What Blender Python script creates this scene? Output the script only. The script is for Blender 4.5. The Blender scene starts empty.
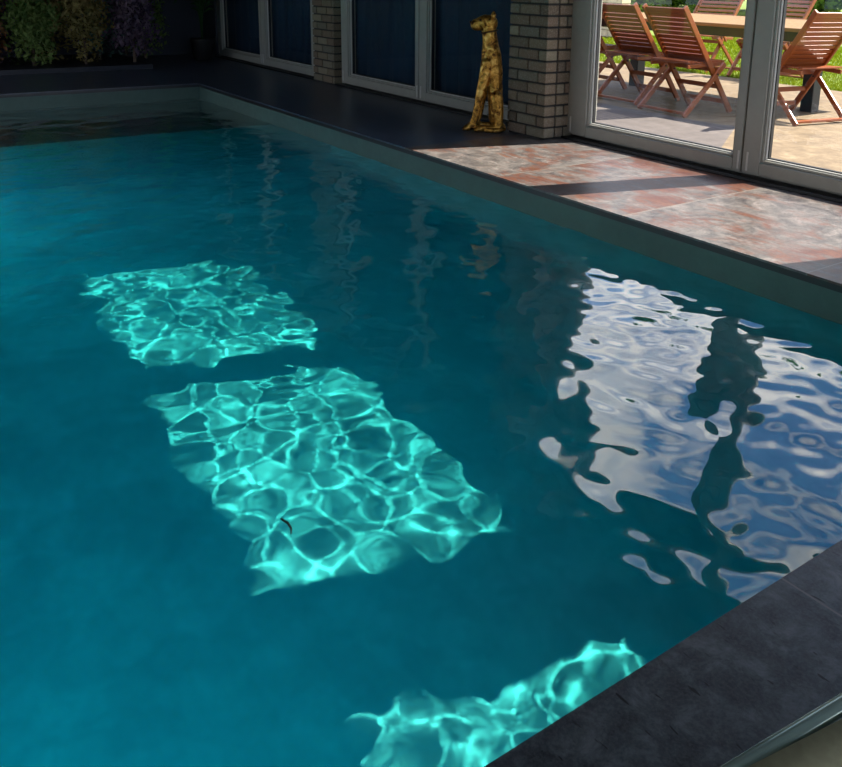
import bpy, bmesh, math, random
import numpy as np
from mathutils import Vector, Matrix

random.seed(7)
rng = np.random.default_rng(11)
SC = bpy.context.scene
COL = SC.collection
PI = math.pi

# ------------------------------------------------------------------ constants (metres)
WZ = -0.16            # water level
FZ = -1.70            # pool floor
PX0, PX1 = -8.90, -0.81   # pool length
PY0, PY1 = -1.00, 3.04    # pool width
PYW = 3.66            # the side wall stands back under the overhanging tiles
DY = 4.26             # front face of the door wall
CEIL = 2.62
GZ_ = -.02
DTOP = 2.40

# ------------------------------------------------------------------ node helpers
class NT:
    def __init__(self, name):
        self.m = bpy.data.materials.new(name); self.m.use_nodes = True
        self.t = self.m.node_tree; self.t.nodes.clear()
        self.out = self.t.nodes.new('ShaderNodeOutputMaterial')
    def n(self, typ, ins=None, **kw):
        nd = self.t.nodes.new(typ)
        for k, v in kw.items(): setattr(nd, k, v)
        for k, v in (ins or {}).items():
            s = nd.inputs[k]
            if isinstance(v, bpy.types.NodeSocket): self.t.links.new(v, s)
            else: s.default_value = v
        return nd
    def link(self, a, b): self.t.links.new(a, b)
    def math(self, op, a, b=0.0, c=0.0):
        return self.n('ShaderNodeMath', {0: a, 1: b, 2: c}, operation=op).outputs[0]
    def pos(self): return self.n('ShaderNodeNewGeometry').outputs['Position']
    def obj(self): return self.n('ShaderNodeTexCoord').outputs['Object']
    def map(self, v, scale=(1,1,1), loc=(0,0,0), rot=(0,0,0)):
        return self.n('ShaderNodeMapping', {'Vector': v, 'Scale': scale, 'Location': loc, 'Rotation': rot}).outputs[0]
    def noise(self, v, scale=5., detail=6., rough=.6, dist=0.):
        return self.n('ShaderNodeTexNoise', {'Vector': v, 'Scale': scale, 'Detail': detail, 'Roughness': rough, 'Distortion': dist}).outputs['Fac']
    def ramp(self, f, stops, interp='LINEAR'):
        r = self.n('ShaderNodeValToRGB', {'Fac': f}); cr = r.color_ramp; cr.interpolation = interp
        while len(cr.elements) < len(stops): cr.elements.new(0.5)
        for e, (p, c) in zip(cr.elements, stops):
            e.position = p; e.color = tuple(c) + ((1,) if len(c) == 3 else ())
        return r.outputs['Color']
    def mix(self, f, a, b, mode='MIX'):
        r = self.n('ShaderNodeMix', data_type='RGBA', blend_type=mode)
        for s, v in ((r.inputs[0], f), (r.inputs[6], a), (r.inputs[7], b)):
            if isinstance(v, bpy.types.NodeSocket): self.t.links.new(v, s)
            else: s.default_value = v if isinstance(v, float) else tuple(v) + (1,) * (4 - len(v))
        return r.outputs[2]
    def sep(self, v): return self.n('ShaderNodeSeparateXYZ', {0: v}).outputs
    def bump(self, h, strength=.3, dist=.01):
        return self.n('ShaderNodeBump', {'Height': h, 'Strength': strength, 'Distance': dist}).outputs[0]
    def pbr(self, col, rough=.5, metal=0., normal=None, **kw):
        ins = {'Base Color': col if isinstance(col, bpy.types.NodeSocket) else tuple(col) + (1,), 'Roughness': rough, 'Metallic': metal}
        if normal is not None: ins['Normal'] = normal
        for k, v in kw.items(): ins[k.replace('_', ' ')] = v
        b = self.n('ShaderNodeBsdfPrincipled', ins)
        self.link(b.outputs[0], self.out.inputs['Surface']); return self.m

def M_plain(name, col, rough=.5, metal=0., vary=.15, scale=30., bump=.15, dist=.002):
    a = NT(name); p = a.obj(); f = a.noise(p, scale)
    c = a.mix(f, [x * (1 - vary) for x in col], [min(1, x * (1 + vary)) for x in col])
    return a.pbr(c, rough, metal, a.bump(f, bump, dist))

def M_tile(name, axis, off, pitch, dark=1.0, rust=1.0, tint=(.48, .47, .445)):
    """large stone-look porcelain tile with rusty cloudy patches; joints every `pitch` along one axis"""
    a = NT(name); p = a.pos(); s = a.sep(p)
    v = s[axis]
    k = a.math('DIVIDE', a.math('SUBTRACT', v, off), pitch)
    fr = a.math('ABSOLUTE', a.math('SUBTRACT', a.math('FRACT', k), .5))       # .5 at the joint
    joint = a.math('GREATER_THAN', fr, .5 - .004 / pitch)
    cell = a.math('FLOOR', k)
    off_v = a.n('ShaderNodeCombineXYZ', {0: a.math('MULTIPLY', cell, 3.7), 1: a.math('MULTIPLY', cell, 7.3), 2: cell}).outputs[0]
    q = a.n('ShaderNodeVectorMath', {0: p, 1: off_v}, operation='ADD').outputs[0]
    big = a.noise(q, 1.9, 5, .62, 1.2)
    mid = a.noise(q, 9, 8, .7, .6)
    strk = a.noise(a.map(q, (2.2, 9, 1), rot=(0, 0, .35)), 2.2, 7, .7, 1.)
    fine = a.noise(q, 60, 4, .7)
    base = a.ramp(mid, [(.33, (.12 * dark, .11 * dark, .12 * dark)), (.5, (.27 * dark, .25 * dark, .245 * dark)), (.66, (.48 * dark, .43 * dark, .42 * dark))])
    cr_ = a.n('ShaderNodeTexWhiteNoise', {'W': cell}, noise_dimensions='1D').outputs['Value']
    rsum = a.math('ADD', a.math('ADD', a.math('MULTIPLY', big, .5), a.math('MULTIPLY', strk, .35)), a.math('MULTIPLY', mid, .15))
    rf = a.math('MULTIPLY', a.ramp(a.math('ADD', rsum, a.math('MULTIPLY', a.math('SUBTRACT', cr_, .5), .10)), [(.46, (0, 0, 0)), (.54, (1, 1, 1))]), rust)
    rc = a.ramp(strk, [(.3, (.09, .025, .016)), (.5, (.22, .065, .035)), (.7, (.36, .16, .09))])
    c = a.mix(a.math('MULTIPLY', rf, .9), base, rc)
    c = a.mix(a.math('MULTIPLY', a.ramp(fine, [(.38, (1, 1, 1)), (.5, (0, 0, 0))]), .5), c, (.07, .06, .065))
    c = a.mix(joint, c, (.40 * dark, .36 * dark, .32 * dark))
    c = a.mix(1.0, c, tint, 'MULTIPLY')
    h = a.math('SUBTRACT', a.math('MULTIPLY', mid, .5), joint)
    return a.pbr(c, a.math('ADD', a.math('MULTIPLY', mid, .25), .20), 0, a.bump(h, .25, .003))

def M_slate(name):
    a = NT(name); p = a.pos(); s = a.sep(p)
    k = a.math('DIVIDE', a.math('SUBTRACT', s[1], 1.365 - 1.01 * .5), 1.01)
    fr = a.math('ABSOLUTE', a.math('SUBTRACT', a.math('FRACT', k), .5))
    joint = a.math('LESS_THAN', fr, .0025)
    f1 = a.noise(p, 14, 9, .75, .3); f2 = a.noise(p, 3, 4, .6, .4)
    scr = a.noise(a.map(p, (5, 26, 1), rot=(0, 0, -.55)), 3.2, 3, .5, .4)
    fine = a.noise(p, 160, 3, .7)
    c = a.ramp(f1, [(.36, (.015, .020, .028)), (.5, (.085, .105, .125)), (.64, (.27, .30, .32))])
    c = a.mix(a.math('MULTIPLY', f2, .5), c, (.06, .068, .085))
    c = a.mix(a.math('MULTIPLY', a.ramp(fine, [(.45, (0, 0, 0)), (.62, (1, 1, 1))]), .35), c, (.20, .21, .22))
    c = a.mix(a.ramp(scr, [(.655, (0, 0, 0)), (.69, (1, 1, 1))]), c, (.008, .009, .012))
    c = a.mix(joint, c, (.27, .25, .24))
    return a.pbr(c, .38, 0, a.bump(a.math('SUBTRACT', f1, joint), .35, .003))

def M_poolwall(name, col, mott=.35):
    a = NT(name); p = a.pos()
    f = a.noise(p, 16, 9, .75, .3); g = a.noise(p, 2.5, 5, .6)
    c = a.mix(f, [x * .62 for x in col], [min(1, x * 1.25) for x in col])
    c = a.mix(a.ramp(g, [(.35, (0, 0, 0)), (.65, (mott, mott, mott))]), c, [x * .45 for x in col])
    return a.pbr(c, .55, 0, a.bump(f, .2, .003))

def M_wood(name, c0, c1, rough=.45, axis=0):
    a = NT(name); p = a.obj()
    sc = [18, 18, 18]; sc[axis] = 1.6
    f = a.noise(a.map(p, tuple(sc)), 3.0, 8, .7, .8); g = a.noise(p, 2.3, 3)
    rnd = a.n('ShaderNodeObjectInfo').outputs['Random']
    c = a.mix(f, c0, c1)
    c = a.mix(a.math('MULTIPLY', g, .35), c, [x * .55 for x in c0])
    return a.pbr(c, rough, 0, a.bump(f, .25, .002))

def M_brick(name, cols, mortar):
    """brick faces; joints are real recesses in the mesh, colour changes brick by brick"""
    a = NT(name)
    at = a.n('ShaderNodeAttribute', attribute_name='brick_id').outputs['Fac']
    p = a.pos(); f = a.noise(p, 26, 7, .7); g = a.noise(p, 110, 3, .6)
    c = a.ramp(at, [(i / (len(cols) - 1), c) for i, c in enumerate(cols)])
    c = a.mix(a.math('MULTIPLY', f, .55), c, [x * .45 for x in cols[0]])
    c = a.mix(a.math('MULTIPLY', a.ramp(g, [(.5, (0, 0, 0)), (.68, (1, 1, 1))]), .25), c, (.5, .47, .4))
    return a.pbr(c, .85, 0, a.bump(f, .5, .006))

def M_glass(name, tint=(1, 1, 1), ior=1.5):
    a = NT(name)
    tr = a.n('ShaderNodeBsdfTransparent', {'Color': tuple(tint) + (1,)})
    gl = a.n('ShaderNodeBsdfGlossy', {'Color': (1, 1, 1, 1), 'Roughness': 0.0})
    g = a.n('ShaderNodeNewGeometry')
    dt = a.math('ABSOLUTE', a.n('ShaderNodeVectorMath', {0: g.outputs['Normal'], 1: g.outputs['Incoming']}, operation='DOT_PRODUCT').outputs['Value'])
    fr = a.math('ADD', .03, a.math('MULTIPLY', .9, a.math('POWER', a.math('SUBTRACT', 1.0, dt), 5.0)))
    mx = a.n('ShaderNodeMixShader', {0: fr, 1: tr.outputs[0], 2: gl.outputs[0]})
    a.link(mx.outputs[0], a.out.inputs['Surface']); return a.m

def M_water(name):
    a = NT(name)
    gs = a.n('ShaderNodeBsdfGlass', {'Color': (1, 1, 1, 1), 'Roughness': 0.0, 'IOR': 1.333})
    gl = a.n('ShaderNodeBsdfGlossy', {'Color': (1, 1, 1, 1), 'Roughness': 0.0})
    ex = a.math('MULTIPLY', a.n('ShaderNodeFresnel', {'IOR': 1.333}).outputs[0], .9)      # surface sheen
    mx = a.n('ShaderNodeMixShader', {0: ex, 1: gs.outputs[0], 2: gl.outputs[0]})
    a.link(mx.outputs[0], a.out.inputs['Surface'])
    below = a.math('LESS_THAN', a.sep(a.pos())[2], WZ + .06)      # the body of water ends at its surface
    ab = a.n('ShaderNodeVolumeAbsorption', {'Color': (.0, .93, .965, 1), 'Density': a.math('MULTIPLY', below, 1.5)})
    scn = a.n('ShaderNodeVolumeScatter', {'Color': (.02, .68, 1.0, 1), 'Density': a.math('MULTIPLY', below, .21), 'Anisotropy': .0})
    ad = a.n('ShaderNodeAddShader', {0: ab.outputs[0], 1: scn.outputs[0]})
    a.link(ad.outputs[0], a.out.inputs['Volume']); return a.m

def M_leaf(name, c0, c1, scale=3.):
    a = NT(name); p = a.pos(); f = a.noise(p, scale, 4)
    rn = a.n('ShaderNodeAttribute', attribute_name='leaf_id').outputs['Fac']
    c = a.mix(f, c0, c1)
    c = a.mix(a.math('MULTIPLY', rn, .5), c, [x * .5 for x in c0])
    d = a.n('ShaderNodeBsdfDiffuse', {'Color': c})
    t = a.n('ShaderNodeBsdfTranslucent', {'Color': c})
    mx = a.n('ShaderNodeMixShader', {0: .3, 1: d.outputs[0], 2: t.outputs[0]})
    a.link(mx.outputs[0], a.out.inputs['Surface']); return a.m

def M_gold(name):
    a = NT(name); p = a.obj(); f = a.noise(p, 22, 6, .65, .6); g = a.noise(p, 60, 4, .6)
    c = a.ramp(f, [(.36, (.10, .035, .008)), (.50, (.62, .30, .05)), (.68, (1.0, .66, .18))])
    h = a.math('ADD', f, a.math('MULTIPLY', g, .4))
    return a.pbr(c, .33, .85, a.bump(h, .8, .012))

def M_paving(name):
    a = NT(name); p = a.pos(); s = a.sep(p)
    f = a.noise(p, 7, 9, .75, .5); g = a.noise(p, 1.3, 4, .6, .3); h = a.noise(p, 60, 4, .7)
    tan = a.ramp(f, [(.3, (.085, .055, .025)), (.5, (.165, .112, .055)), (.7, (.27, .20, .11))])
    gry = a.ramp(f, [(.3, (0.056, 0.046, 0.042)), (.5, (0.086, 0.071, 0.065)), (.7, (0.125, 0.106, 0.096))])
    # grey paving beside the house, sandy stone beyond it
    e = a.math('ADD', a.math('ADD', a.math('MULTIPLY', s[0], -.55), a.math('MULTIPLY', s[1], -.75)), a.math('MULTIPLY', g, .3))
    # the grey edge runs from (-4.15,5.1) towards (-3.6,4.4); far limit y = 6.0
    m1 = a.math('GREATER_THAN', a.math('SUBTRACT', a.math('MULTIPLY', s[0], -1.), a.math('MULTIPLY', s[1], -.25)), 0)
    k = a.math('ADD', s[0], a.math('MULTIPLY', s[1], .62))
    left = a.math('LESS_THAN', k, -.72)
    near = a.math('LESS_THAN', a.math('ADD', s[1], a.math('MULTIPLY', g, .25)), 6.0)
    msk = a.math('MULTIPLY', left, near)
    c = a.mix(msk, tan, gry)
    c = a.mix(a.math('MULTIPLY', h, .2), c, (.14, .11, .07))
    return a.pbr(c, .8, 0, a.bump(f, .5, .006))

def M_lawn(name):
    a = NT(name); p = a.pos(); f = a.noise(p, 5, 8, .75, .3); g = a.noise(p, .6, 4)
    c = a.ramp(f, [(.3, (.045, .09, .004)), (.5, (.12, .18, .008)), (.7, (.24, .28, .02))])
    c = a.mix(a.math('MULTIPLY', g, .5), c, (.11, .17, .01))
    return a.pbr(c, .9, 0, a.bump(f, .8, .03))

# ------------------------------------------------------------------ mesh helpers
def obj(name, bm, mat, parent=None, smooth=False, bevel=0., seg=2):
    me = bpy.data.meshes.new(name)
    bmesh.ops.recalc_face_normals(bm, faces=bm.faces)
    bm.to_mesh(me); bm.free()
    o = bpy.data.objects.new(name, me); COL.objects.link(o)
    if mat: me.materials.append(mat)
    if smooth:
        for p in me.polygons: p.use_smooth = True
    if bevel:
        md = o.modifiers.new('bevel', 'BEVEL'); md.width = bevel; md.segments = seg; md.limit_method = 'ANGLE'
    if parent: o.parent = parent
    return o

def box(bm, x0, x1, y0, y1, z0, z1, M=None):
    vs = [bm.verts.new(Vector((x, y, z)) if M is None else M @ Vector((x, y, z))) for z in (z0, z1) for y in (y0, y1) for x in (x0, x1)]
    fs = [(0, 2, 3, 1), (4, 5, 7, 6), (0, 1, 5, 4), (2, 6, 7, 3), (1, 3, 7, 5), (0, 4, 6, 2)]
    return [bm.faces.new([vs[i] for i in f]) for f in fs]

def B(*a):
    bm = bmesh.new(); box(bm, *a); return bm

def bar(bm, a, b, w, h, up=(0, 0, 1)):
    """rectangular bar from a to b; w across, h along `up`-ish"""
    a, b = Vector(a), Vector(b); d = (b - a).normalized(); u = Vector(up)
    s = d.cross(u)
    if s.length < 1e-4: s = d.cross(Vector((0, 1, 0)))
    s.normalize(); t = s.cross(d).normalized()
    vs = []
    for p in (a, b):
        for i, j in ((-1, -1), (1, -1), (1, 1), (-1, 1)):
            vs.append(bm.verts.new(p + s * (w / 2 * i) + t * (h / 2 * j)))
    bm.faces.new(vs[0:4][::-1]); bm.faces.new(vs[4:8])
    for i in range(4):
        j = (i + 1) % 4; bm.faces.new([vs[i], vs[j], vs[4 + j], vs[4 + i]])

def tube(bm, pts, rads, n=10, cap=True):
    rings = []; pts = [Vector(p) for p in pts]
    if not isinstance(rads, (list, tuple)): rads = [rads] * len(pts)
    ref = Vector((0, 0, 1))
    for i, p in enumerate(pts):
        d = (pts[min(i + 1, len(pts) - 1)] - pts[max(i - 1, 0)]).normalized()
        s = d.cross(ref)
        if s.length < 1e-3: s = d.cross(Vector((1, 0, 0)))
        s.normalize(); t = d.cross(s).normalized()
        rings.append([bm.verts.new(p + (s * math.cos(2 * PI * k / n) + t * math.sin(2 * PI * k / n)) * rads[i]) for k in range(n)])
    for a, b in zip(rings, rings[1:]):
        for k in range(n):
            j = (k + 1) % n; bm.faces.new([a[k], a[j], b[j], b[k]])
    if cap:
        bm.faces.new(rings[0][::-1]); bm.faces.new(rings[-1])

def tag(o, label=None, cat=None, group=None, kind=None):
    if label: o['label'] = label
    if cat: o['category'] = cat
    if group: o['group'] = group
    if kind: o['kind'] = kind
    return o

def empty(name, loc=(0, 0, 0), rz=0.):
    o = bpy.data.objects.new(name, None); COL.objects.link(o)
    o.location = loc; o.rotation_euler = (0, 0, rz); o.empty_display_size = .1
    return o

def copy_tree(o, parent=None):
    c = o.copy(); COL.objects.link(c)
    if parent: c.parent = parent
    for ch in list(o.children): copy_tree(ch, c)
    return c

def struct(name, bm, m, label, parent=None, **kw):
    o = obj(name, bm, m, parent, **kw)
    return tag(o, label, kind='structure')

# ------------------------------------------------------------------ materials
m_tile = M_tile('rust_mottled_tile', 0, -3.875, 1.01)
m_tile.name = 'rust_mottled_tile'
m_slate = M_slate('dark_slate_tile')
m_pool = M_poolwall('pool_stone', (.72, .80, .76), .8)
m_band = M_poolwall('pool_band_stone', (.095, .17, .145))
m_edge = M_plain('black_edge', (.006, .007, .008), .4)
m_frame = M_plain('grey_white_frame_paint', (.33, .325, .28), .38, 0., .12, 14., .1, .001)
m_bead = M_plain('pale_glazing_bead', (.62, .61, .56), .35, 0., .08)
m_gasket = M_plain('black_gasket', (.01, .011, .012), .5)
m_glass = M_glass('clear_glass')
m_blind = M_plain('navy_blind', (.007, .032, .065), .75, 0., .6, 2.0)
m_wall = M_plain('dark_plaster', (.055, .065, .085), .8)
m_ceil = M_plain('ceiling_boards', (.10, .105, .11), .7)
m_brick = M_brick('grey_brown_brick', [(.14, .10, .065), (.27, .21, .13), (.20, .13, .085), (.33, .28, .18), (.17, .15, .11)], (.05, .045, .04))
m_mortar = M_plain('dark_mortar', (.035, .032, .028), .9)
m_cream = M_brick('cream_brick', [(.62, .48, .26), (.72, .60, .38), (.66, .50, .30), (.78, .68, .46)], (.3, .25, .2))
m_teak = M_wood('teak', (.20, .040, .006), (.38, .095, .014), .42)
m_teak_y = M_wood('teak_vertical', (.20, .042, .006), (.38, .10, .015), .42, 2)
m_top = M_wood('tabletop_teak', (.20, .10, .028), (.32, .18, .06), .5, 0)
m_black = M_plain('black_metal', (.012, .013, .015), .45)
m_water = M_water('pool_water')
m_gold = M_gold('antique_gold')
m_pave = M_paving('patio_stone')
m_lawn = M_lawn('lawn_turf')

# ------------------------------------------------------------------ pool and decks
def slab(name, x0, x1, y0, y1, mat, label):
    return struct(name, B(x0, x1, y0, y1, -.010, 0), mat, label)
m_shade_tile = M_tile('shade_toned_tile', 0, -3.875, 1.01, .5, .1, (.45, .62, .95))  # same deck tile, darkened and blued to paint in the shade away from the sun
slab('floor_side', -4.885, 2.6, PY1, DY + .12, m_tile, 'rust mottled tile strip between the pool and the sunny glass doors')
slab('floor_side_shade', -12.3, -4.885, PY1, DY + .12, m_shade_tile, 'tile strip with shade painted into its colour, between the pool and the curtained glass doors')
slab('floor_far', -12.3, PX0, -2.6, PY1, m_shade_tile, 'tiled floor with shade painted into its colour, beyond the far end of the pool')
slab('floor_near', PX1, 2.6, -2.6, PY1, m_slate, 'dark slate tiles along the near end of the pool')
slab('floor_left', PX0, PX1, -2.6, PY0, m_slate, 'dark tiles along the left side of the pool')
bm = bmesh.new()   # thin black trim directly beneath the tile edge, and the concrete sub-base behind the basin
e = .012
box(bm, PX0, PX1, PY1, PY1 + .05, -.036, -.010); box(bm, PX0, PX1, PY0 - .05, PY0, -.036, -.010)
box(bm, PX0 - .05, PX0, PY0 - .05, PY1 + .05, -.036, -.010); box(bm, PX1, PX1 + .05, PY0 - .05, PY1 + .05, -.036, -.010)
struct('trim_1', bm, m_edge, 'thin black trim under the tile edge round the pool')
# band of stone above the water line
bm = bmesh.new()
t = .06
for (x0, x1, y0, y1) in ((PX0 - t, PX1 + t, PY1, PY1 + .01), (PX0 - t, PX1 + t, PY0 - t, PY0), (PX0 - t, PX0, PY0, PY1), (PX1, PX1 + t, PY0, PY1)):
    box(bm, x0, x1, y0, y1, WZ - .006, -.036)
struct('trim_2', bm, m_band, 'grey stone band of the pool wall above the water line')
bm = bmesh.new()
for (x0, x1, y0, y1) in ((PX0 - t, PX1 + t, PYW, PYW + t), (PX0 - t, PX1 + t, PY0 - t, PY0), (PX0 - t, PX0, PY0, PYW), (PX1, PX1 + t, PY0, PYW)):
    box(bm, x0, x1, y0, y1, FZ, -.18)
box(bm, PX0 - t, PX1 + t, PY0 - t, PYW + t, FZ - .06, FZ)
basin = struct('pool_basin', bm, m_pool, 'pale stone walls and floor of the swimming pool')
# shallow step across the far end
SX = -7.22
step = struct('pool_step', B(PX0 + .002, SX, PY0 + .002, PYW - .002, FZ + .002, -.30), M_poolwall('step_stone', (.34, .42, .38)), 'wide shallow step across the far end of the pool')
for o in (basin, step): o.cycles.is_caustics_receiver = True

# water: displaced, closed body
nx, ny = 900, 520     # the sheet runs on under the overhanging tiles
xs = np.linspace(PX0 - .02, PX1 + .05, nx); ys = np.linspace(PY0 - .02, PYW + .05, ny)
X, Y = np.meshgrid(xs, ys, indexing='ij')
Z = np.zeros_like(X)
for i in range(90):
    lam = .085 * (5.5 ** rng.random())
    k = 2 * PI / lam; th = rng.normal(.9, 1.1) if i % 3 else rng.random() * 2 * PI
    amp = .040 / k / math.sqrt(90) * 2.0
    # gentle warping keeps the crests from running dead straight
    wx = X + .07 * np.sin(1.9 * Y + i) + .03 * np.sin(4.3 * Y - 2.1 * X + 2 * i); wy = Y + .07 * np.sin(1.7 * X + 2 * i) + .03 * np.sin(3.9 * X + 1.7 * Y + i)
    Z += amp * np.sin(k * (wx * math.cos(th) + wy * math.sin(th)) + rng.random() * 6.28)
Z = Z * .6 + WZ
V = np.stack([X, Y, Z], -1).reshape(-1, 3)
idx = np.arange(nx * ny).reshape(nx, ny)
q = np.stack([idx[:-1, :-1], idx[1:, :-1], idx[1:, 1:], idx[:-1, 1:]], -1).reshape(-1, 4)
border = list(idx[:, 0]) + list(idx[-1, 1:]) + list(idx[-2::-1, -1]) + list(idx[0, -2:0:-1])
nb = len(border); base0 = len(V)
Vb = V[border].copy(); Vb[:, 2] = FZ - .03
V = np.vstack([V, Vb])
side = [(border[(i + 1) % nb], border[i], base0 + i, base0 + (i + 1) % nb) for i in range(nb)]
loops = np.concatenate([q.reshape(-1), np.array(side).reshape(-1), np.arange(base0, base0 + nb)[::-1]])
tot = np.concatenate([np.full(len(q) + nb, 4), [nb]])
me = bpy.data.meshes.new('pool_water')
me.vertices.add(len(V)); me.vertices.foreach_set('co', V.astype(np.float32).reshape(-1))
me.loops.add(len(loops)); me.loops.foreach_set('vertex_index', loops.astype(np.int32))
me.polygons.add(len(tot)); me.polygons.foreach_set('loop_start', np.concatenate([[0], np.cumsum(tot)[:-1]]).astype(np.int32))
me.update(calc_edges=True); me.validate()
me.polygons.foreach_set('use_smooth', np.ones(len(tot), bool))
me.materials.append(m_water)
water = bpy.data.objects.new('pool_water', me); COL.objects.link(water)
# keep the top normals independent of the skirt
me.update()
sh = np.zeros(len(me.edges), bool); ev = np.zeros(len(me.edges) * 2, np.int32); me.edges.foreach_get('vertices', ev)
ev = ev.reshape(-1, 2); bs = set(int(b) for b in border)
isb = np.zeros(len(V), bool); isb[border] = True; isb[base0:] = True
sh = isb[ev[:, 0]] & isb[ev[:, 1]]
me.attributes.new('sharp_edge', 'BOOLEAN', 'EDGE').data.foreach_set('value', sh)
water.cycles.is_caustics_caster = True
tag(water, 'clear turquoise swimming pool water with rippled surface', 'water', kind='stuff')

# ------------------------------------------------------------------ room shell
T = .25
struct('ceiling', B(-12.4, 2.7, -2.8, DY + T, CEIL, CEIL + .15), m_ceil, 'dark ceiling over the indoor pool')
bm = bmesh.new()
box(bm, -12.3, 2.6, -2.75, -2.6, -.03, .25); box(bm, -12.3, 2.6, -2.75, -2.6, 2.35, CEIL)
box(bm, -4.65, 2.6, -2.75, -2.6, .25, 2.35)
for x in (-12.3, -9.8, -7.3, -4.8): box(bm, x, x + .15, -2.75, -2.6, .25, 2.35)  # tall openings added in the unseen wall to light the hall
struct('wall_left', bm, m_wall, 'dark wall with tall openings added to let light in towards its far end, along the left side of the pool hall')
struct('terrace', B(-30, 10, -30, -2.75, -.2, GZ_), m_lawn, 'lawn outside the left side of the pool hall')
struct('wall_far', B(-12.4, -12.2, -2.6, DY + T, -.03, CEIL), m_wall, 'dark navy wall behind the plants at the far end')
struct('wall_corner', B(-12.4, -11.68, DY, DY + T, -.03, CEIL), m_wall, 'dark wall piece left of the furthest glass door')
struct('wall_lintel', B(-12.4, 2.6, DY + .0, DY + T, DTOP + .003, CEIL), m_wall, 'dark wall strip above the glass doors')

DOORS = [(-11.66, True, 1, 3.05), (-8.13, True, 2, 3.05), (-4.67, False, 3, 3.28), (-1.20, False, 4, 3.05)]
def door(x0, blind, n, W3):
    root = empty('door_%d' % n, (x0, DY, 0))
    tag(root, ['', 'grey framed glass doors nearest the far end, dark blind behind the glass',
               'grey framed glass doors behind the golden statue, dark blind behind the glass',
               'grey framed glass doors showing the wooden chairs on the sunny patio',
               'grey framed glass doors nearest the viewer, past the right edge'][n], kind='structure')
    b = bmesh.new()    # outer frame
    box(b, 0, .05, .03, .15, .02, DTOP); box(b, W3 - .05, W3, .03, .15, .02, DTOP)
    box(b, .05, W3 - .05, .03, .15, DTOP - .05, DTOP); box(b, .05, W3 - .05, .05, .15, .0, .035)
    obj('outer_frame', b, m_frame, root, bevel=.004)
    b = B(-.02, W3 + .02, -.05, .15, -.0, .018)
    obj('threshold_shade', b, m_edge, root, bevel=.003)  # strip kept black to stand for the shadow line under the doors
    MX = 1.568 if n == 3 else 1.518
    for (lx0, lx1, s0, s1) in ((.05, MX - .006, .22 if n == 3 else .165, .085), (MX + .006, W3 - .05, .148, .15)):
        g0, g1 = lx0 + s0, lx1 - s1; zb = .14
        b = bmesh.new()
        # leaf: stepped profile (outer step stands proud, inner step set back)
        def ring(bm, a0, a1, c0, c1, z0, z1, w0, w1, h0, h1, y0, y1):
            box(bm, a0, a0 + w0, y0, y1, z0, z1); box(bm, a1 - w1, a1, y0, y1, z0, z1)
            box(bm, a0 + w0, a1 - w1, y0, y1, z0, z0 + h0); box(bm, a0 + w0, a1 - w1, y0, y1, z1 - h1, z1)
        ring(b, lx0, lx1, 0, 0, .035, DTOP - .055, s0 - .03, s1 - .03, .075, .035, .0, .09)
        lf = obj('leaf', b, m_frame, root, bevel=.006)
        b = bmesh.new()
        ring(b, lx0 + s0 - .03, lx1 - s1 + .03, 0, 0, .035 + .075, DTOP - .055 - .035, .016, .016, .016, .016, .014, .09)
        obj('step_rail', b, m_frame, lf, bevel=.004)
        b = bmesh.new()
        ring(b, g0 - .014, g1 + .014, 0, 0, zb - .014, DTOP - .055 - .035 - .016, .009, .009, .009, .009, .028, .07)
        obj('glazing_bead', b, m_bead, lf, bevel=.003)
        b = bmesh.new()
        ring(b, g0 - .005, g1 + .005, 0, 0, zb - .005, DTOP - .055 - .025 - .016 - .009, .006, .006, .006, .006, .042, .066)
        obj('gasket', b, m_gasket, lf)
        b = bmesh.new()
        vs = [b.verts.new((x, .055, z)) for x, z in ((g0, zb), (g1, zb), (g1, DTOP - .11), (g0, DTOP - .11))]
        b.faces.new(vs)
        obj('glass_pane', b, m_glass, lf)
        b = bmesh.new()     # corner weld covers
        box(b, lx1 - .02, lx1 - .008, -.004, .0, .05, .16); box(b, lx0 + .03, lx0 + .042, -.004, .0, .05, .16)
        obj('hinge_strip', b, m_bead, lf)
    if blind:
        b = bmesh.new()
        n_ = 90; prev = None
        for i in range(n_ + 1):      # hanging fabric with soft folds
            x = .052 + (W3 - .104) * i / n_; y = .115 + .012 * math.sin(i * .9) + .006 * math.sin(i * 2.3)
            cur = (b.verts.new((x, y, .02)), b.verts.new((x, y, DTOP - .04)), b.verts.new((x, y + .008, DTOP - .04)), b.verts.new((x, y + .008, .02)))
            if prev:
                for j in range(4):
                    b.faces.new([prev[j], cur[j], cur[(j + 1) % 4], prev[(j + 1) % 4]])
            else: first = cur
            prev = cur
        b.faces.new(first[::-1]); b.faces.new(prev)
        obj('blind', b, m_blind, root, smooth=True)
    # gap line between the leaves
    obj('seal', B(MX - .006, MX + .006, .02, .10, .035, DTOP - .055), m_gasket, root)
    return root
for a in DOORS: door(*a)

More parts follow.
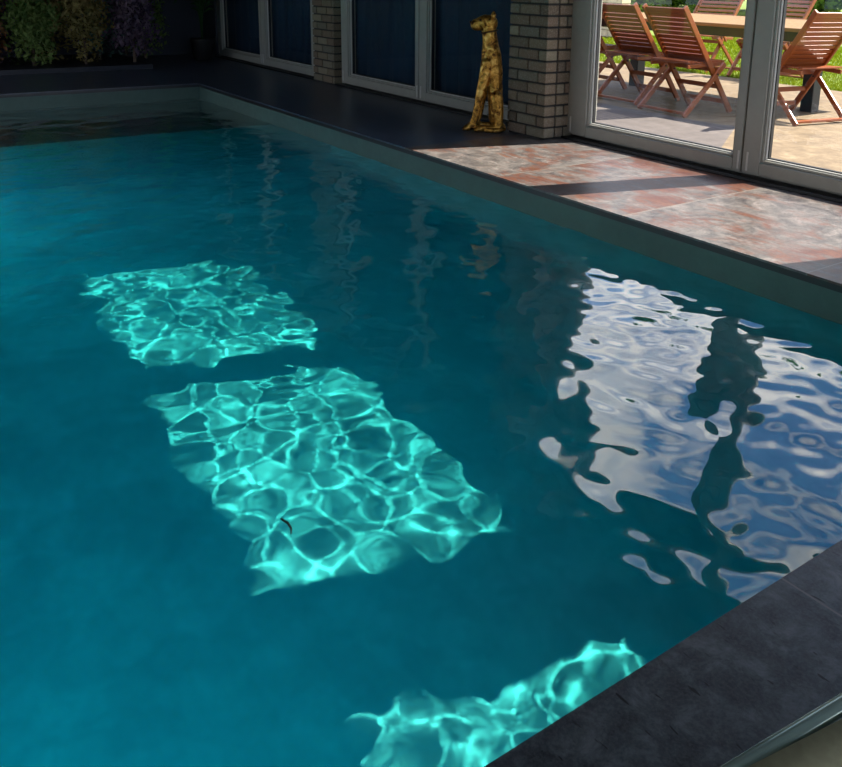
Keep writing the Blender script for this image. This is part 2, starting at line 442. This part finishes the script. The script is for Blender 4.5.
def brick_mass(name, x0, x1, y0, y1, z0, z1, label, mat, mort, L=.21, H=.0645, J=.014, faces=True, parent=None):
    """solid brickwork: recessed mortar core with individual brick blocks laid in running bond"""
    bm = bmesh.new(); ids = []
    rec = .012
    nz = int((z1 - z0) / (H + J)); z = z0 + J
    r = random.Random(hash((x0, y0)) & 255)
    def put(*a):
        fs = box(bm, *a); v = r.random()
        for f in fs: ids.append(v)
    row = 0
    D = .10
    while z + H <= z1 + .001:
        sh = (L + J) / 2 if row % 2 else 0
        # front/back faces: courses along x ; side faces: courses along y
        for yy0, yy1 in ((y0, y0 + D), (y1 - D, y1)):
            x = x0 - sh
            while x < x1 - .01:
                a, b = max(x, x0), min(x + L, x1)
                if b - a > .02: put(a, b, yy0, yy1, z, z + H)
                x += L + J
        for xx0, xx1 in ((x0, x0 + D), (x1 - D, x1)) if x1 - x0 > .3 else ():
            y = y0 + D + J if row % 2 else y0 + D + J - .05
            while y < y1 - D - .01:
                a, b = max(y, y0 + D + J * .9), min(y + L * .55, y1 - D - J)
                if b - a > .02: put(xx0, xx1, a, b, z, z + H)
                y += L * .55 + J
        z += H + J; row += 1
    o = obj(name, bm, mat, parent)
    at = o.data.attributes.new('brick_id', 'FLOAT', 'FACE'); at.data.foreach_set('value', ids)
    md = o.modifiers.new('b', 'BEVEL'); md.width = .004; md.segments = 1
    tag(o, label, kind='structure')
    m = obj('mortar', B(x0 + rec, x1 - rec, y0 + rec, y1 - rec, z0, z1), mort, o)
    return o
brick_mass('wall_pier_far', -8.61, -8.13, 4.20, DY + T, 0, DTOP + .38, 'narrow brick pier between the two dark pairs of glass doors', m_brick, m_mortar)
brick_mass('wall_pier_middle', -5.03, -4.612, 4.03, DY + T, 0, DTOP + .38, 'grey brown brick pier beside the golden statue', m_brick, m_mortar)
brick_mass('wall_pier_near', -1.375, -1.205, 4.20, DY + T, 0, DTOP + .38, 'brick pier past the right edge', m_brick, m_mortar)

# ------------------------------------------------------------------ outside ground
GZ = -.02
struct('patio', B(-13.0, 6, DY + .12, 8.95, -.2, GZ), m_pave, 'sandy stone patio outside the glass doors')
struct('patio_path', B(-60.0, -12.9, 4.5, 13.2, -.2, GZ - .005), m_pave, 'sandy paving beside the lawn')
bm = bmesh.new(); box(bm, -12.9, 8, 8.95, 13.2, -.2, GZ - .002); box(bm, -80, 8, 13.2, 60, -.2, GZ - .002)
struct('lawn', bm, m_lawn, 'sunlit green lawn beyond the patio')
# grass blades near the patio edge
gp = []; gf = []; gid = []
r = np.random.default_rng(3)
N = 52000
gx = r.uniform(-12.8, -3.6, N); gy = 8.95 + r.random(N) ** 1.5 * 6.5
for i in range(N):
    h = r.uniform(.02, .055); a = r.random() * PI; w = .005 + .002 * (gy[i] - 8.9) ; dx, dy = math.cos(a) * w, math.sin(a) * w
    bx, by = r.normal(0, .018), r.normal(0, .018)
    n0 = len(gp)
    gp += [(gx[i] - dx, gy[i] - dy, GZ - .01), (gx[i] + dx, gy[i] + dy, GZ - .01), (gx[i] + bx, gy[i] + by, GZ + h)]
    gf.append((n0, n0 + 1, n0 + 2)); gid.append(r.random())
me = bpy.data.meshes.new('lawn_grass'); me.from_pydata(gp, [], gf)
me.attributes.new('leaf_id', 'FLOAT', 'FACE').data.foreach_set('value', gid)
me.materials.append(M_leaf('grass_blades', (.13, .20, .004), (.30, .34, .02), 2.))
o = bpy.data.objects.new('lawn_grass', me); COL.objects.link(o)
tag(o, 'short bright green grass at the edge of the patio', 'grass', kind='stuff')

# ------------------------------------------------------------------ trees, shrubs
def leaf_cloud(center, rad, n, size, seed, squash=1.0, shell=.55):
    r = np.random.default_rng(seed)
    d = r.normal(size=(n, 3)); d /= np.linalg.norm(d, axis=1)[:, None]
    rr = shell + (1 - shell) * r.random(n)
    bump = 1 + .22 * np.sin(d[:, 0] * 5 + seed) * np.cos(d[:, 1] * 4 - seed) + .15 * np.sin(d[:, 2] * 7 + 2 * seed)
    p = d * (rr * bump)[:, None] * np.array(rad) + np.array(center)
    a = r.normal(size=(n, 3)); a /= np.linalg.norm(a, axis=1)[:, None]
    b = np.cross(a, r.normal(size=(n, 3))); b /= np.linalg.norm(b, axis=1)[:, None]
    s = size * r.uniform(.6, 1.3, n)[:, None]
    q = np.stack([p - a * s, p - b * s * .45, p + a * s, p + b * s * .45], 1)
    q[:, :, 2] = np.maximum(q[:, :, 2], .02)
    return q
def leaves_obj(name, quads, mat, parent=None, seed=0):
    V = quads.reshape(-1, 3); n = len(quads)
    me = bpy.data.meshes.new(name)
    me.vertices.add(n * 4); me.vertices.foreach_set('co', V.astype(np.float32).reshape(-1))
    me.loops.add(n * 4); me.loops.foreach_set('vertex_index', np.arange(n * 4, dtype=np.int32))
    me.polygons.add(n); me.polygons.foreach_set('loop_start', np.arange(0, n * 4, 4, dtype=np.int32))
    me.update(calc_edges=True)
    me.attributes.new('leaf_id', 'FLOAT', 'FACE').data.foreach_set('value', np.random.default_rng(seed).random(n).astype(np.float32))
    me.materials.append(mat)
    o = bpy.data.objects.new(name, me); COL.objects.link(o)
    if parent: o.parent = parent
    return o
m_l1 = M_leaf('tree_leaves', (.05, .13, .015), (.16, .28, .04), .8)
m_l2 = M_leaf('bush_leaves', (.08, .20, .02), (.28, .42, .05), 1.)
m_bark = M_plain('bark', (.10, .07, .05), .9)
for i in range(8):
    x = -47 + i * 6.0; y = 32 + (i % 2) * 1.2; h = 11.0 + (i * 53 % 7) * .35
    t = empty('tree', (x, y, GZ))
    tag(t, 'tall leafy green tree standing beyond the lawn', 'tree', 'trees beyond the lawn')
    q = np.concatenate([leaf_cloud((0, 0, h * .55), (2.9, 2.6, h * .46), 6500, .30, i + 3), leaf_cloud((.3, 0, h * .26), (2.8, 2.6, h * .26), 4200, .28, i + 30)])
    leaves_obj('crown', q, m_l1, t, i)
    b = bmesh.new(); tube(b, [(0, 0, 0), (.05, .03, h * .3), (-.05, .1, h * .6), (0, 0, h * .85)], [.28, .22, .14, .04])
    obj('trunk', b, m_bark, t, smooth=True)
for i in range(9):
    x = -33.5 + i * 3.3; y = 25.6 + (i % 2) * .4
    s = tag(empty('bush', (x, y, GZ)), 'rounded dark green bush at the far side of the lawn', 'bush', 'bushes beyond the lawn')
    leaves_obj('foliage', leaf_cloud((0, 0, 1.1), (1.25, 1.05, 1.3), 3600, .17, i + 60), m_l2 if i % 2 else m_l1, s, i)
    b = bmesh.new(); tube(b, [(0, 0, 0), (.0, .03, .9)], [.07, .03]); obj('stem', b, m_bark, s)

# cream garden walls seen left of the lawn
def plain_brick_wall(name, x0, x1, y0, y1, z1, label, L, H):
    bm = bmesh.new(); ids = []; r = random.Random(5); z = GZ + .02; row = 0
    while z < z1 - H * .5:
        x = x0 - (L / 2 if row % 2 else 0)
        while x < x1:
            a, b = max(x, x0), min(x + L, x1)
            if b - a > .03:
                fs = box(bm, a, b, y0, y1, z, z + H); v = r.random(); ids += [v] * len(fs)
            x += L + .015
        z += H + .015; row += 1
    o = obj(name, bm, m_cream); o.data.attributes.new('brick_id', 'FLOAT', 'FACE').data.foreach_set('value', ids)
    tag(o, label, kind='structure')
    obj('mortar', B(x0 + .01, x1 - .01, y0 + .015, y1 - .015, GZ, z1), M_plain('pale_mortar', (.30, .21, .12), .9), o)
    return o
plain_brick_wall('wall_garden', -19.0, -12.55, 12.9, 13.15, 2.2, 'low cream brick wall left of the lawn', .42, .12)
plain_brick_wall('wall_garden_far', -60.0, -27.2, 29.6, 29.9, 2.4, 'pale garden wall far behind the patio table', 1.2, .28)

# ------------------------------------------------------------------ folding chairs
def folding_chair(w=.56, arms=False, hgt=.93, wear=None):
    """faces +Y; origin on the ground midway between the rear feet"""
    root = empty('folding_armchair' if arms else 'folding_chair')
    hw = w / 2
    # long posts: front foot up to the top of the back
    P0 = lambda z: .62 - .72 * z            # y of the long post at height z
    for s in (-1, 1):
        b = bmesh.new(); bar(b, (s * (hw - .035), P0(0), .0), (s * (hw - .035), P0(hgt), hgt), .026, .05, (0, 1, 0))
        obj('long_leg', b, m_teak_y, root, bevel=.005)
    for s in (-1, 1):
        b = bmesh.new(); bar(b, (s * (hw + .0), .0, .0), (s * (hw + .0), .46, .445), .024, .045, (0, 1, 0))
        obj('short_leg', b, m_teak_y, root, bevel=.005)
    b = bmesh.new(); bar(b, (-hw + .01, .022, .028), (hw - .01, .022, .028), .045, .022)
    obj('foot_rail', b, m_teak, root, bevel=.004)
    for z in (.10, .24):
        b = bmesh.new(); bar(b, (-hw + .05, P0(z), z), (hw - .05, P0(z), z), .022, .04)
        obj('stretcher', b, m_teak, root, bevel=.004)
    b = bmesh.new(); bar(b, (-hw + .01, .40, .39), (hw - .01, .40, .39), .022, .04)
    obj('stretcher', b, m_teak, root, bevel=.004)
    # pivots
    for s in (-1, 1):
        b = bmesh.new(); z = .356; y = P0(z)
        tube(b, [(s * (hw - .06), y, z), (s * (hw + .022), y, z)], .008, 8); obj('pivot_bolt', b, m_black, root)
    # seat slats
    seat = None
    for s in (-1, 1):
        st = bmesh.new(); bar(st, (s * (hw - .06), .06, .425), (s * (hw - .06), .50, .44), .022, .035)
        seat = obj('seat_rail', st, m_teak_y, root, bevel=.004)
    for i in range(9):
        y = .08 + i * .0515
        b = bmesh.new(); bar(b, (-hw + .052, y, .455 + .006 * abs(i - 4) / 4), (hw - .052, y, .455 + .006 * abs(i - 4) / 4), .043, .014)
        obj('seat_slat', b, m_teak, seat, bevel=.003)
    # back slats
    n = 12; z0, z1 = .47, hgt - .035
    for i in range(n):
        z = z0 + (z1 - z0) * i / (n - 1); top = i in (0, n - 1)
        y = P0(z) + .004
        d = Vector((0, -.72, 1)).normalized()
        b = bmesh.new(); bar(b, (-hw + .045, y, z), (hw - .045, y, z), .016, .055 if top else .038, d)
        obj('back_rail' if top else 'back_slat', b, m_teak, root, bevel=.003)
    if arms:
        for s in (-1, 1):
            b = bmesh.new(); bar(b, (s * (hw + .01), P0(.66) - .02, .66), (s * (hw + .01), .52, .635), .055, .022)
            a = obj('armrest', b, m_teak, root, bevel=.006)
            b = bmesh.new(); bar(b, (s * (hw + .012), .46, .62), (s * (hw + .012), .30, .40), .022, .035, (0, 1, 0)); obj('arm_support', b, m_teak_y, a, bevel=.004)
    return root
G1 = 'slatted wooden folding chairs round the patio table'
ch = folding_chair()
spots = [(-5.19, 5.90, -.07, 'wooden folding chair nearest the glass, its slatted back fully in view before the table'),
         (-5.93, 6.07, -.05, 'wooden folding chair left of the nearest one, its back beside the brick pier'),
         (-6.88, 6.30, -.10, 'wooden folding chair mostly hidden by the left door frame'),
         (-4.07, 6.63, PI / 2 - .20, 'wooden folding chair at the right end of the table, seen from the side')]
for i, (x, y, a, lab) in enumerate(spots):
    c = ch if i == 0 else copy_tree(ch)
    c.location = (x, y, GZ + .003); c.rotation_euler = (0, 0, a); tag(c, lab, 'chair', G1)
G2 = 'wooden armchairs on the far side of the patio table'
ac = folding_chair(.70, True, 1.06)
for i, (x, y, a, lab) in enumerate([(-7.60, 9.65, PI + .05, 'wooden armchair behind the table, left of the door mullion'),
                                    (-6.52, 9.60, PI - .05, 'wooden armchair behind the table, right of the door mullion')]):
    c = ac if i == 0 else copy_tree(ac)
    c.location = (x, y, GZ + .003); c.rotation_euler = (0, 0, a); tag(c, lab, 'chair', G2)

# ------------------------------------------------------------------ patio table
TX0, TX1, TY0, TY1, TZ = -7.1, -4.22, 6.45, 8.15, .765
tb = tag(empty('patio_table', ((TX0 + TX1) / 2, (TY0 + TY1) / 2, GZ)), 'large wooden slatted patio table with black legs between the folding chairs', 'table')
hx, hy = (TX1 - TX0) / 2, (TY1 - TY0) / 2; tz = TZ - GZ
bm = bmesh.new()
nb_ = 14; wsl = 2 * (hy - .10) / nb_
for i in range(nb_):
    y = -hy + .10 + wsl * i; box(bm, -hx + .10, hx - .10, y + .002, y + wsl - .002, tz - .028, tz - .002)
top = obj('tabletop', bm, m_top, tb, bevel=.002, seg=1)
bm = bmesh.new()
box(bm, -hx, hx, -hy, -hy + .098, tz - .032, tz); box(bm, -hx, hx, hy - .098, hy, tz - .032, tz)
box(bm, -hx, -hx + .098, -hy + .098, hy - .098, tz - .032, tz); box(bm, hx - .098, hx, -hy + .098, hy - .098, tz - .032, tz)
obj('top_frame', bm, m_top, tb, bevel=.005)
bm = bmesh.new()
box(bm, -hx + .12, hx - .12, -hy + .12, -hy + .145, tz - .12, tz - .033); box(bm, -hx + .12, hx - .12, hy - .145, hy - .12, tz - .12, tz - .033)
box(bm, -hx + .12, -hx + .145, -hy + .145, hy - .145, tz - .12, tz - .033); box(bm, hx - .145, hx - .12, -hy + .145, hy - .145, tz - .12, tz - .033)
obj('apron', bm, m_black, tb, bevel=.003)
for sx in (-1, 1):
    x = sx * (hx - .36); y = -.07
    bm = bmesh.new(); box(bm, x - .06, x + .06, y - .06, y + .06, .0, tz - .034)
    obj('leg', bm, m_black, tb, bevel=.006)

# ------------------------------------------------------------------ golden cat statue
# local frame: +X = forward (where it looks), Z up, Y to its right/left
fwd = math.atan2(-.805, -.593)
st = tag(empty('cheetah_statue', (-5.150, 3.960, 0), fwd), 'golden statue of a seated slender cheetah beside the brick pier', 'statue')
def fused(name, chains, mat, parent, vox=.0065):
    """one continuous skin: tapered limbs fused together, then smoothed"""
    bm = bmesh.new()
    def ball(p, r):
        bmesh.ops.create_icosphere(bm, subdivisions=2, radius=1, matrix=Matrix.Translation(p) @ Matrix.Diagonal((r[0], r[1], r[2], 1)))
    for ch in chains:
        for (p, r), (q_, r2) in zip(ch, ch[1:]):
            p, q_ = Vector(p), Vector(q_); n_ = max(2, int((q_ - p).length / .012))
            for i in range(n_ + 1):
                t_ = i / n_; t2 = t_ * t_ * (3 - 2 * t_) * .5 + t_ * .5
                ball(p.lerp(q_, t_), [r[j] + (r2[j] - r[j]) * t2 for j in range(3)])
    me = bpy.data.meshes.new(name); bm.to_mesh(me); bm.free()
    o = bpy.data.objects.new(name, me); COL.objects.link(o)
    m = o.modifiers.new('r', 'REMESH'); m.mode = 'VOXEL'; m.voxel_size = vox
    m = o.modifiers.new('s', 'SMOOTH'); m.iterations = 5; m.factor = .5
    bpy.context.view_layer.update()
    dg = bpy.context.evaluated_depsgraph_get()
    m2 = bpy.data.meshes.new_from_object(o.evaluated_get(dg)); m2.name = name
    o.modifiers.clear(); o.data = m2; m2.materials.clear(); m2.materials.append(mat)
    for p in m2.polygons: p.use_smooth = True
    o.parent = parent
    return o
r3 = lambda a, b=None, c=None: (a, b or a, c or a)
CH = [[((-.045, 0, .10), (.058, .085, .07)), ((-.038, 0, .22), (.058, .080, .07)), ((-.028, 0, .34), (.064, .070, .06)), ((-.006, 0, .46), (.084, .078, .06)),
       ((.000, 0, .56), (.078, .072, .06)), ((.010, 0, .645), (.062, .056, .05)), ((.018, 0, .72), (.056, .050, .05)), ((.025, 0, .775), (.056, .052, .052))],
      [((.012, 0, .796), (.056, .056, .060)), ((.052, 0, .800), (.056, .056, .058)), ((.098, 0, .786), (.044, .042, .049)), ((.126, 0, .781), (.036, .038, .043))]]
for s_ in (-1, 1):
    fx = .012 * s_
    CH.append([((.030, s_ * .048, .50), r3(.050, .038)), ((.048, s_ * .056, .40), r3(.044, .036)), ((.062 + fx, s_ * .060, .30), r3(.036, .030)), ((.080 + fx, s_ * .058, .20), r3(.031, .026)),
               ((.098 + fx, s_ * .056, .10), r3(.030, .026)), ((.118 + fx, s_ * .056, .045), r3(.030, .028)), ((.155 + fx, s_ * .058, .026), (.032, .032, .026))])
    CH.append([((-.050, s_ * .060, .15), r3(.052, .042)), ((-.045, s_ * .074, .255), r3(.050, .036)), ((-.058, s_ * .080, .17), r3(.044, .034)), ((-.068, s_ * .082, .08), r3(.032, .028)),
               ((-.060, s_ * .084, .032), (.034, .030, .030)), ((.010, s_ * .086, .026), (.030, .028, .024)), ((.075, s_ * .088, .028), (.032, .032, .026))])
    for k_ in (-1, 0, 1):
        CH.append([((.165 + fx, s_ * .058 + k_ * .018, .020), r3(.014)), ((.185 + fx, s_ * .058 + k_ * .019, .016), r3(.012))])
        CH.append([((.090, s_ * .088 + k_ * .018, .020), r3(.014)), ((.108, s_ * .088 + k_ * .019, .016), r3(.012))])
body = fused('body', CH, m_gold, st)
# tail curling round the base
bm = bmesh.new(); tube(bm, [(-.075, 0, .06), (-.100, .02, .03), (-.105, .07, .022), (-.07, .120, .02), (-.01, .135, .02), (.04, .132, .022)], [.022, .020, .018, .017, .018, .015], 10)
obj('tail', bm, m_gold, st, smooth=True)
for s in (-1, 1):       # ears: small cupped discs
    bm = bmesh.new()
    bmesh.ops.create_uvsphere(bm, u_segments=14, v_segments=8, radius=1, matrix=Matrix.Translation((-.008, s * .042, .852)) @ Matrix.Rotation(s * -.35, 4, 'X') @ Matrix.Diagonal((.018, .024, .030, 1)))
    obj('ear', bm, m_gold, st, smooth=True)
m_gd = M_plain('dark_bronze', (.07, .035, .012), .35, .7)
for s in (-1, 1):
    bm = bmesh.new(); bmesh.ops.create_uvsphere(bm, u_segments=12, v_segments=8, radius=.0085, matrix=Matrix.Translation((.088, s * .046, .818))); obj('eye', bm, m_gd, st, smooth=True)
bm = bmesh.new(); bmesh.ops.create_uvsphere(bm, u_segments=12, v_segments=8, radius=1, matrix=Matrix.Translation((.160, 0, .800)) @ Matrix.Diagonal((.010, .013, .009, 1))); obj('nose', bm, m_gd, st, smooth=True)
bm = bmesh.new()
ring = [(.020 + .060 * math.cos(a) + .0, .054 * math.sin(a), .735 + .018 * math.cos(a) * -.6) for a in np.linspace(0, 2 * PI, 25)]
tube(bm, ring, .006, 8, cap=False); obj('collar', bm, m_gd, st, smooth=True)

# ------------------------------------------------------------------ planting at the far end
struct('trim_3', B(-12.15, -10.50, -2.4, 3.05, 0, .05), M_plain('navy_edging', (.012, .016, .028), .5), 'low dark planter edging across the far end')
pal = [((.12, .26, .08), (.40, .46, .15), 'dark green'), ((.36, .12, .07), (.52, .34, .15), 'rusty red'), ((.14, .11, .20), (.32, .22, .26), 'dull purple'),
       ((.34, .22, .09), (.36, .38, .15), 'golden brown'), ((.08, .22, .20), (.26, .33, .26), 'blue green')]
mats = [M_leaf('shrub_leaves_%d' % i, a, b, 5.) for i, (a, b, c) in enumerate(pal)]
order = [0, 1, 3, 1, 0, 3, 2, 3, 0, 4, 2, 3, 4, 0, 1, 0, 3, 0, 1, 2, 4]
names = {}
for i, k in enumerate(order):
    y = -.35 + (i % 7) * .55; row = i // 7; x = -10.86 - .48 * row
    s = empty('shrub', (x, y + (.27 if row == 1 else .08 * row), .045))
    ht = .95 + .25 * ((i * 7) % 4) / 3 + .32 * row
    tag(s, '%s leafy shrub in the dark bed at the far end of the pool' % pal[k][2], 'shrub', '%s shrubs at the far end' % pal[k][2])
    leaves_obj('foliage', leaf_cloud((0, 0, ht * .52), (.27, .31, ht * .52), 2400, .032, i + 100, shell=.3), mats[k], s, i)
    b = bmesh.new(); tube(b, [(0, 0, 0), (.02, 0, ht * .4), (0, .02, ht * .7)], [.02, .014, .006], 7); obj('stem', b, m_bark, s)
# upright palm by the furthest door
pp = tag(empty('potted_palm', (-11.25, 3.92, 0)), 'dark green arching palm beside the furthest glass door', 'potted plant')
bm = bmesh.new(); tube(bm, [(0, 0, 0), (0, 0, .02), (0, 0, .26), (0, 0, .28), (0, 0, .27)], [.10, .115, .15, .155, .13], 24); obj('pot', bm, m_black, pp, smooth=True)
m_palm = M_leaf('palm_leaves', (.015, .06, .02), (.06, .14, .05), 4.)
for k in range(9):
    a = k * 2 * PI / 9 + .3; L = .36 + .06 * (k % 3); H = .62 + .22 * (k % 3)
    pts = [Vector((math.cos(a) * L * t_ ** 1.8, math.sin(a) * L * .6 * t_ ** 1.8, .25 + H * math.sin(t_ * 1.9) / math.sin(1.57))) for t_ in np.linspace(0, 1, 9)]
    b = bmesh.new(); tube(b, pts, [.010, .009, .008, .007, .006, .005, .004, .003, .002], 6)
    fr = obj('frond', b, m_palm, pp, smooth=True)
    b = bmesh.new()
    for j in range(3, 9):
        p = pts[j]; d = (pts[j] - pts[j - 1]).normalized(); sd = d.cross(Vector((0, 0, 1))).normalized()
        for q_ in (0, .5):
            pq = p - (pts[j] - pts[j - 1]) * q_
            for s in (-1, 1):
                tip = pq + sd * s * .15 + d * .13 - Vector((0, 0, .07)); mid = pq + sd * s * .09 + d * .07
                b.faces.new([b.verts.new(v) for v in (pq, mid + d * .014, tip, mid - d * .014)])
    obj('leaflets', b, m_palm, fr)

# ------------------------------------------------------------------ lounger edge in the bottom right corner
m_khaki = M_plain('khaki_canvas', (.36, .34, .20), .8, 0., .3, 60., .4, .002)
a = NT('pale_aqua_gloss'); f = a.noise(a.obj(), 6, 4); c = a.mix(f, (.22, .34, .30), (.36, .46, .42)); m_rim = a.pbr(c, .14, .35)
lg = tag(empty('sun_lounger', (-.094, 1.167, 0), -.095), 'khaki topped sun lounger with a glossy pale green rail in the bottom right corner', 'sun lounger')
def rrect(x0, x1, y0, y1, z, r, n=6):
    P = []
    for cx, cy, a0 in ((x1 - r, y1 - r, 0), (x0 + r, y1 - r, PI / 2), (x0 + r, y0 + r, PI), (x1 - r, y0 + r, 1.5 * PI)):
        for i in range(n + 1): P.append((cx + r * math.cos(a0 + PI / 2 * i / n), cy + r * math.sin(a0 + PI / 2 * i / n), z))
    return P
P = rrect(-.30, .34, -.95, .95, .285, .12); P.append(P[0])
bm = bmesh.new(); tube(bm, P, .013, 12, cap=False); obj('rail', bm, m_rim, lg, smooth=True)
# canvas top, pulled tight at the head end and slack towards the foot
bm = bmesh.new(); nu, nv = 16, 44; g = []
for j in range(nv + 1):
    v = j / nv; y = -.93 + 1.86 * v; row = []
    xin = -.30 + .004 + .030 * max(0, min(1, (y + .58) / .45))
    for i in range(nu + 1):
        u = i / nu; x = xin + (.33 - xin) * u
        z = .300 - .035 * math.sin(PI * u) - .008 * math.sin(PI * min(1, u * 4))
        row.append(bm.verts.new((x, y, z)))
    g.append(row)
for j in range(nv):
    for i in range(nu): bm.faces.new([g[j][i], g[j][i + 1], g[j + 1][i + 1], g[j + 1][i]])
o = obj('canvas', bm, m_khaki, lg, smooth=True); md = o.modifiers.new('s', 'SOLIDIFY'); md.thickness = .012
for sx in (-.24, .28):
    for sy in (-.75, .75):
        b = bmesh.new(); tube(b, [(sx, sy, 0), (sx, sy, .275)], .016, 12); obj('leg', b, m_rim, lg, smooth=True)

# ------------------------------------------------------------------ floating twig
tw = tag(empty('twig', (-2.58, .83, WZ)), 'small dark curved twig floating on the water over the larger bright patch', 'twig')
P_, Q_ = Vector((-1.742, 0.737, .006)) - Vector((-2.58, .83, 0)), Vector((-1.675, 0.732, .006)) - Vector((-2.58, .83, 0))
bm = bmesh.new(); tube(bm, [P_, P_.lerp(Q_, .35) + Vector((.006, .006, .004)), P_.lerp(Q_, .7) + Vector((.005, .006, .003)), Q_], [.0022, .003, .0026, .0014], 8)
obj('stem', bm, m_bark, tw, smooth=True)

# ------------------------------------------------------------------ unseen underwater lamps, added to brighten the water
def added_fill_lamp(loc, rot, energy, label):
    root = tag(empty('added_fill_lamp', loc), label, 'added fill lamp', 'fill lamps added under water')
    root.rotation_euler = rot
    b = bmesh.new(); tube(b, [(0, 0, 0), (0, 0, .02), (0, 0, .03)], [.09, .09, .075], 24); obj('housing', b, M_plain('lamp_steel', (.5, .5, .5), .3, .9), root, smooth=True)
    ld = bpy.data.lights.new('added_fill_light', 'AREA'); ld.shape = 'DISK'; ld.size = .14; ld.energy = energy; ld.color = (.35, .85, 1.0)
    lo = bpy.data.objects.new('added_fill_light', ld); COL.objects.link(lo); lo.parent = root; lo.location = (0, 0, .05); lo.rotation_euler = (PI, 0, 0)
    lo['kind'] = 'helper'
FILL_LAMPS = [((PX1 - .002, .1, -.85), (0, -PI / 2, 0), 9, 'unseen round fill lamp added under water in the near pool wall'),
         ((-6.55, PY0 + .002, -.75), (-PI / 2, 0, 0), 48, 'unseen round fill lamp added under water in the left pool wall beside the far step'),
         ((-2.2, PY0 + .002, -.85), (-PI / 2, 0, 0), 5, 'unseen round fill lamp added under water in the left pool wall, nearer the viewer')]
for a in FILL_LAMPS: added_fill_lamp(*a)

# ------------------------------------------------------------------ light
sun = bpy.data.lights.new('sun', 'SUN'); so = bpy.data.objects.new('sun', sun); COL.objects.link(so)
to_sun = Vector((.306, 1.0, 1.0 / .985)).normalized()
so.rotation_euler = to_sun.to_track_quat('Z', 'Y').to_euler(); so.location = (3, 12, 10)
sun.energy = 16; sun.color = (1.0, .93, .82); sun.angle = math.radians(.53)
sun.cycles.is_caustics_light = True

w = bpy.data.worlds.new('sky'); SC.world = w; w.use_nodes = True
t = w.node_tree; t.nodes.clear()
out = t.nodes.new('ShaderNodeOutputWorld'); bg = t.nodes.new('ShaderNodeBackground')
tc = t.nodes.new('ShaderNodeTexCoord')
sx_ = t.nodes.new('ShaderNodeSeparateXYZ'); t.links.new(tc.outputs['Generated'], sx_.inputs[0])
mp = t.nodes.new('ShaderNodeMapping'); mp.inputs['Scale'].default_value = (1.6, 1.6, 3.2); mp.inputs['Location'].default_value = (.4, 1.3, .2)
t.links.new(tc.outputs['Generated'], mp.inputs[0])
nz = t.nodes.new('ShaderNodeTexNoise'); nz.inputs['Scale'].default_value = 2.2; nz.inputs['Detail'].default_value = 8; nz.inputs['Roughness'].default_value = .58; nz.inputs['Distortion'].default_value = .4
t.links.new(mp.outputs[0], nz.inputs['Vector'])
cr = t.nodes.new('ShaderNodeValToRGB'); cr.color_ramp.elements[0].position = .46; cr.color_ramp.elements[1].position = .60
t.links.new(nz.outputs['Fac'], cr.inputs[0])
gr = t.nodes.new('ShaderNodeValToRGB'); gr.color_ramp.elements[0].color = (.55, .75, 1.0, 1); gr.color_ramp.elements[1].color = (.10, .30, .85, 1); gr.color_ramp.elements[1].position = .6
t.links.new(sx_.outputs[2], gr.inputs[0])
mx = t.nodes.new('ShaderNodeMix'); mx.data_type = 'RGBA'
t.links.new(cr.outputs[0], mx.inputs[0]); t.links.new(gr.outputs[0], mx.inputs[6]); mx.inputs[7].default_value = (1.9, 1.85, 1.8, 1)
t.links.new(mx.outputs[2], bg.inputs[0]); bg.inputs[1].default_value = 1.6
t.links.new(bg.outputs[0], out.inputs[0])

# ------------------------------------------------------------------ camera
cam = bpy.data.cameras.new('camera'); co = bpy.data.objects.new('camera', cam); COL.objects.link(co); SC.camera = co
f_, cx_, cy_ = 868.97, 470.49, 189.98
yaw, pit, rol = [math.radians(v) for v in (143.6321, -13.7546, 1.17054)]
fw = Vector((math.cos(yaw) * math.cos(pit), math.sin(yaw) * math.cos(pit), math.sin(pit)))
rr = Vector((math.sin(yaw), -math.cos(yaw), 0)); uu = rr.cross(fw)
R = rr * math.cos(rol) + uu * math.sin(rol); U = -rr * math.sin(rol) + uu * math.cos(rol)
co.matrix_world = Matrix(((R.x, U.x, -fw.x, 0), (R.y, U.y, -fw.y, 0), (R.z, U.z, -fw.z, 1.12), (0, 0, 0, 1)))
cam.sensor_fit = 'HORIZONTAL'; cam.sensor_width = 36; cam.lens = f_ / 842 * 36
cam.shift_x = (421 - cx_) / 842; cam.shift_y = -(383.5 - cy_) / 842
cam.clip_start = .02; cam.clip_end = 300

SC.view_settings.view_transform = 'Standard'; SC.view_settings.look = 'None'
SC.view_settings.gamma = 1; SC.view_settings.use_curve_mapping = False
SC.view_settings.exposure = 0.0
cy = SC.cycles
cy.use_denoising = True
cy.max_bounces = 10; cy.diffuse_bounces = 4; cy.glossy_bounces = 5; cy.transmission_bounces = 8; cy.transparent_max_bounces = 16; cy.volume_bounces = 2
cy.sample_clamp_indirect = 6; cy.sample_clamp_direct = 0
cy.caustics_refractive = True; cy.caustics_reflective = False; cy.blur_glossy = .3
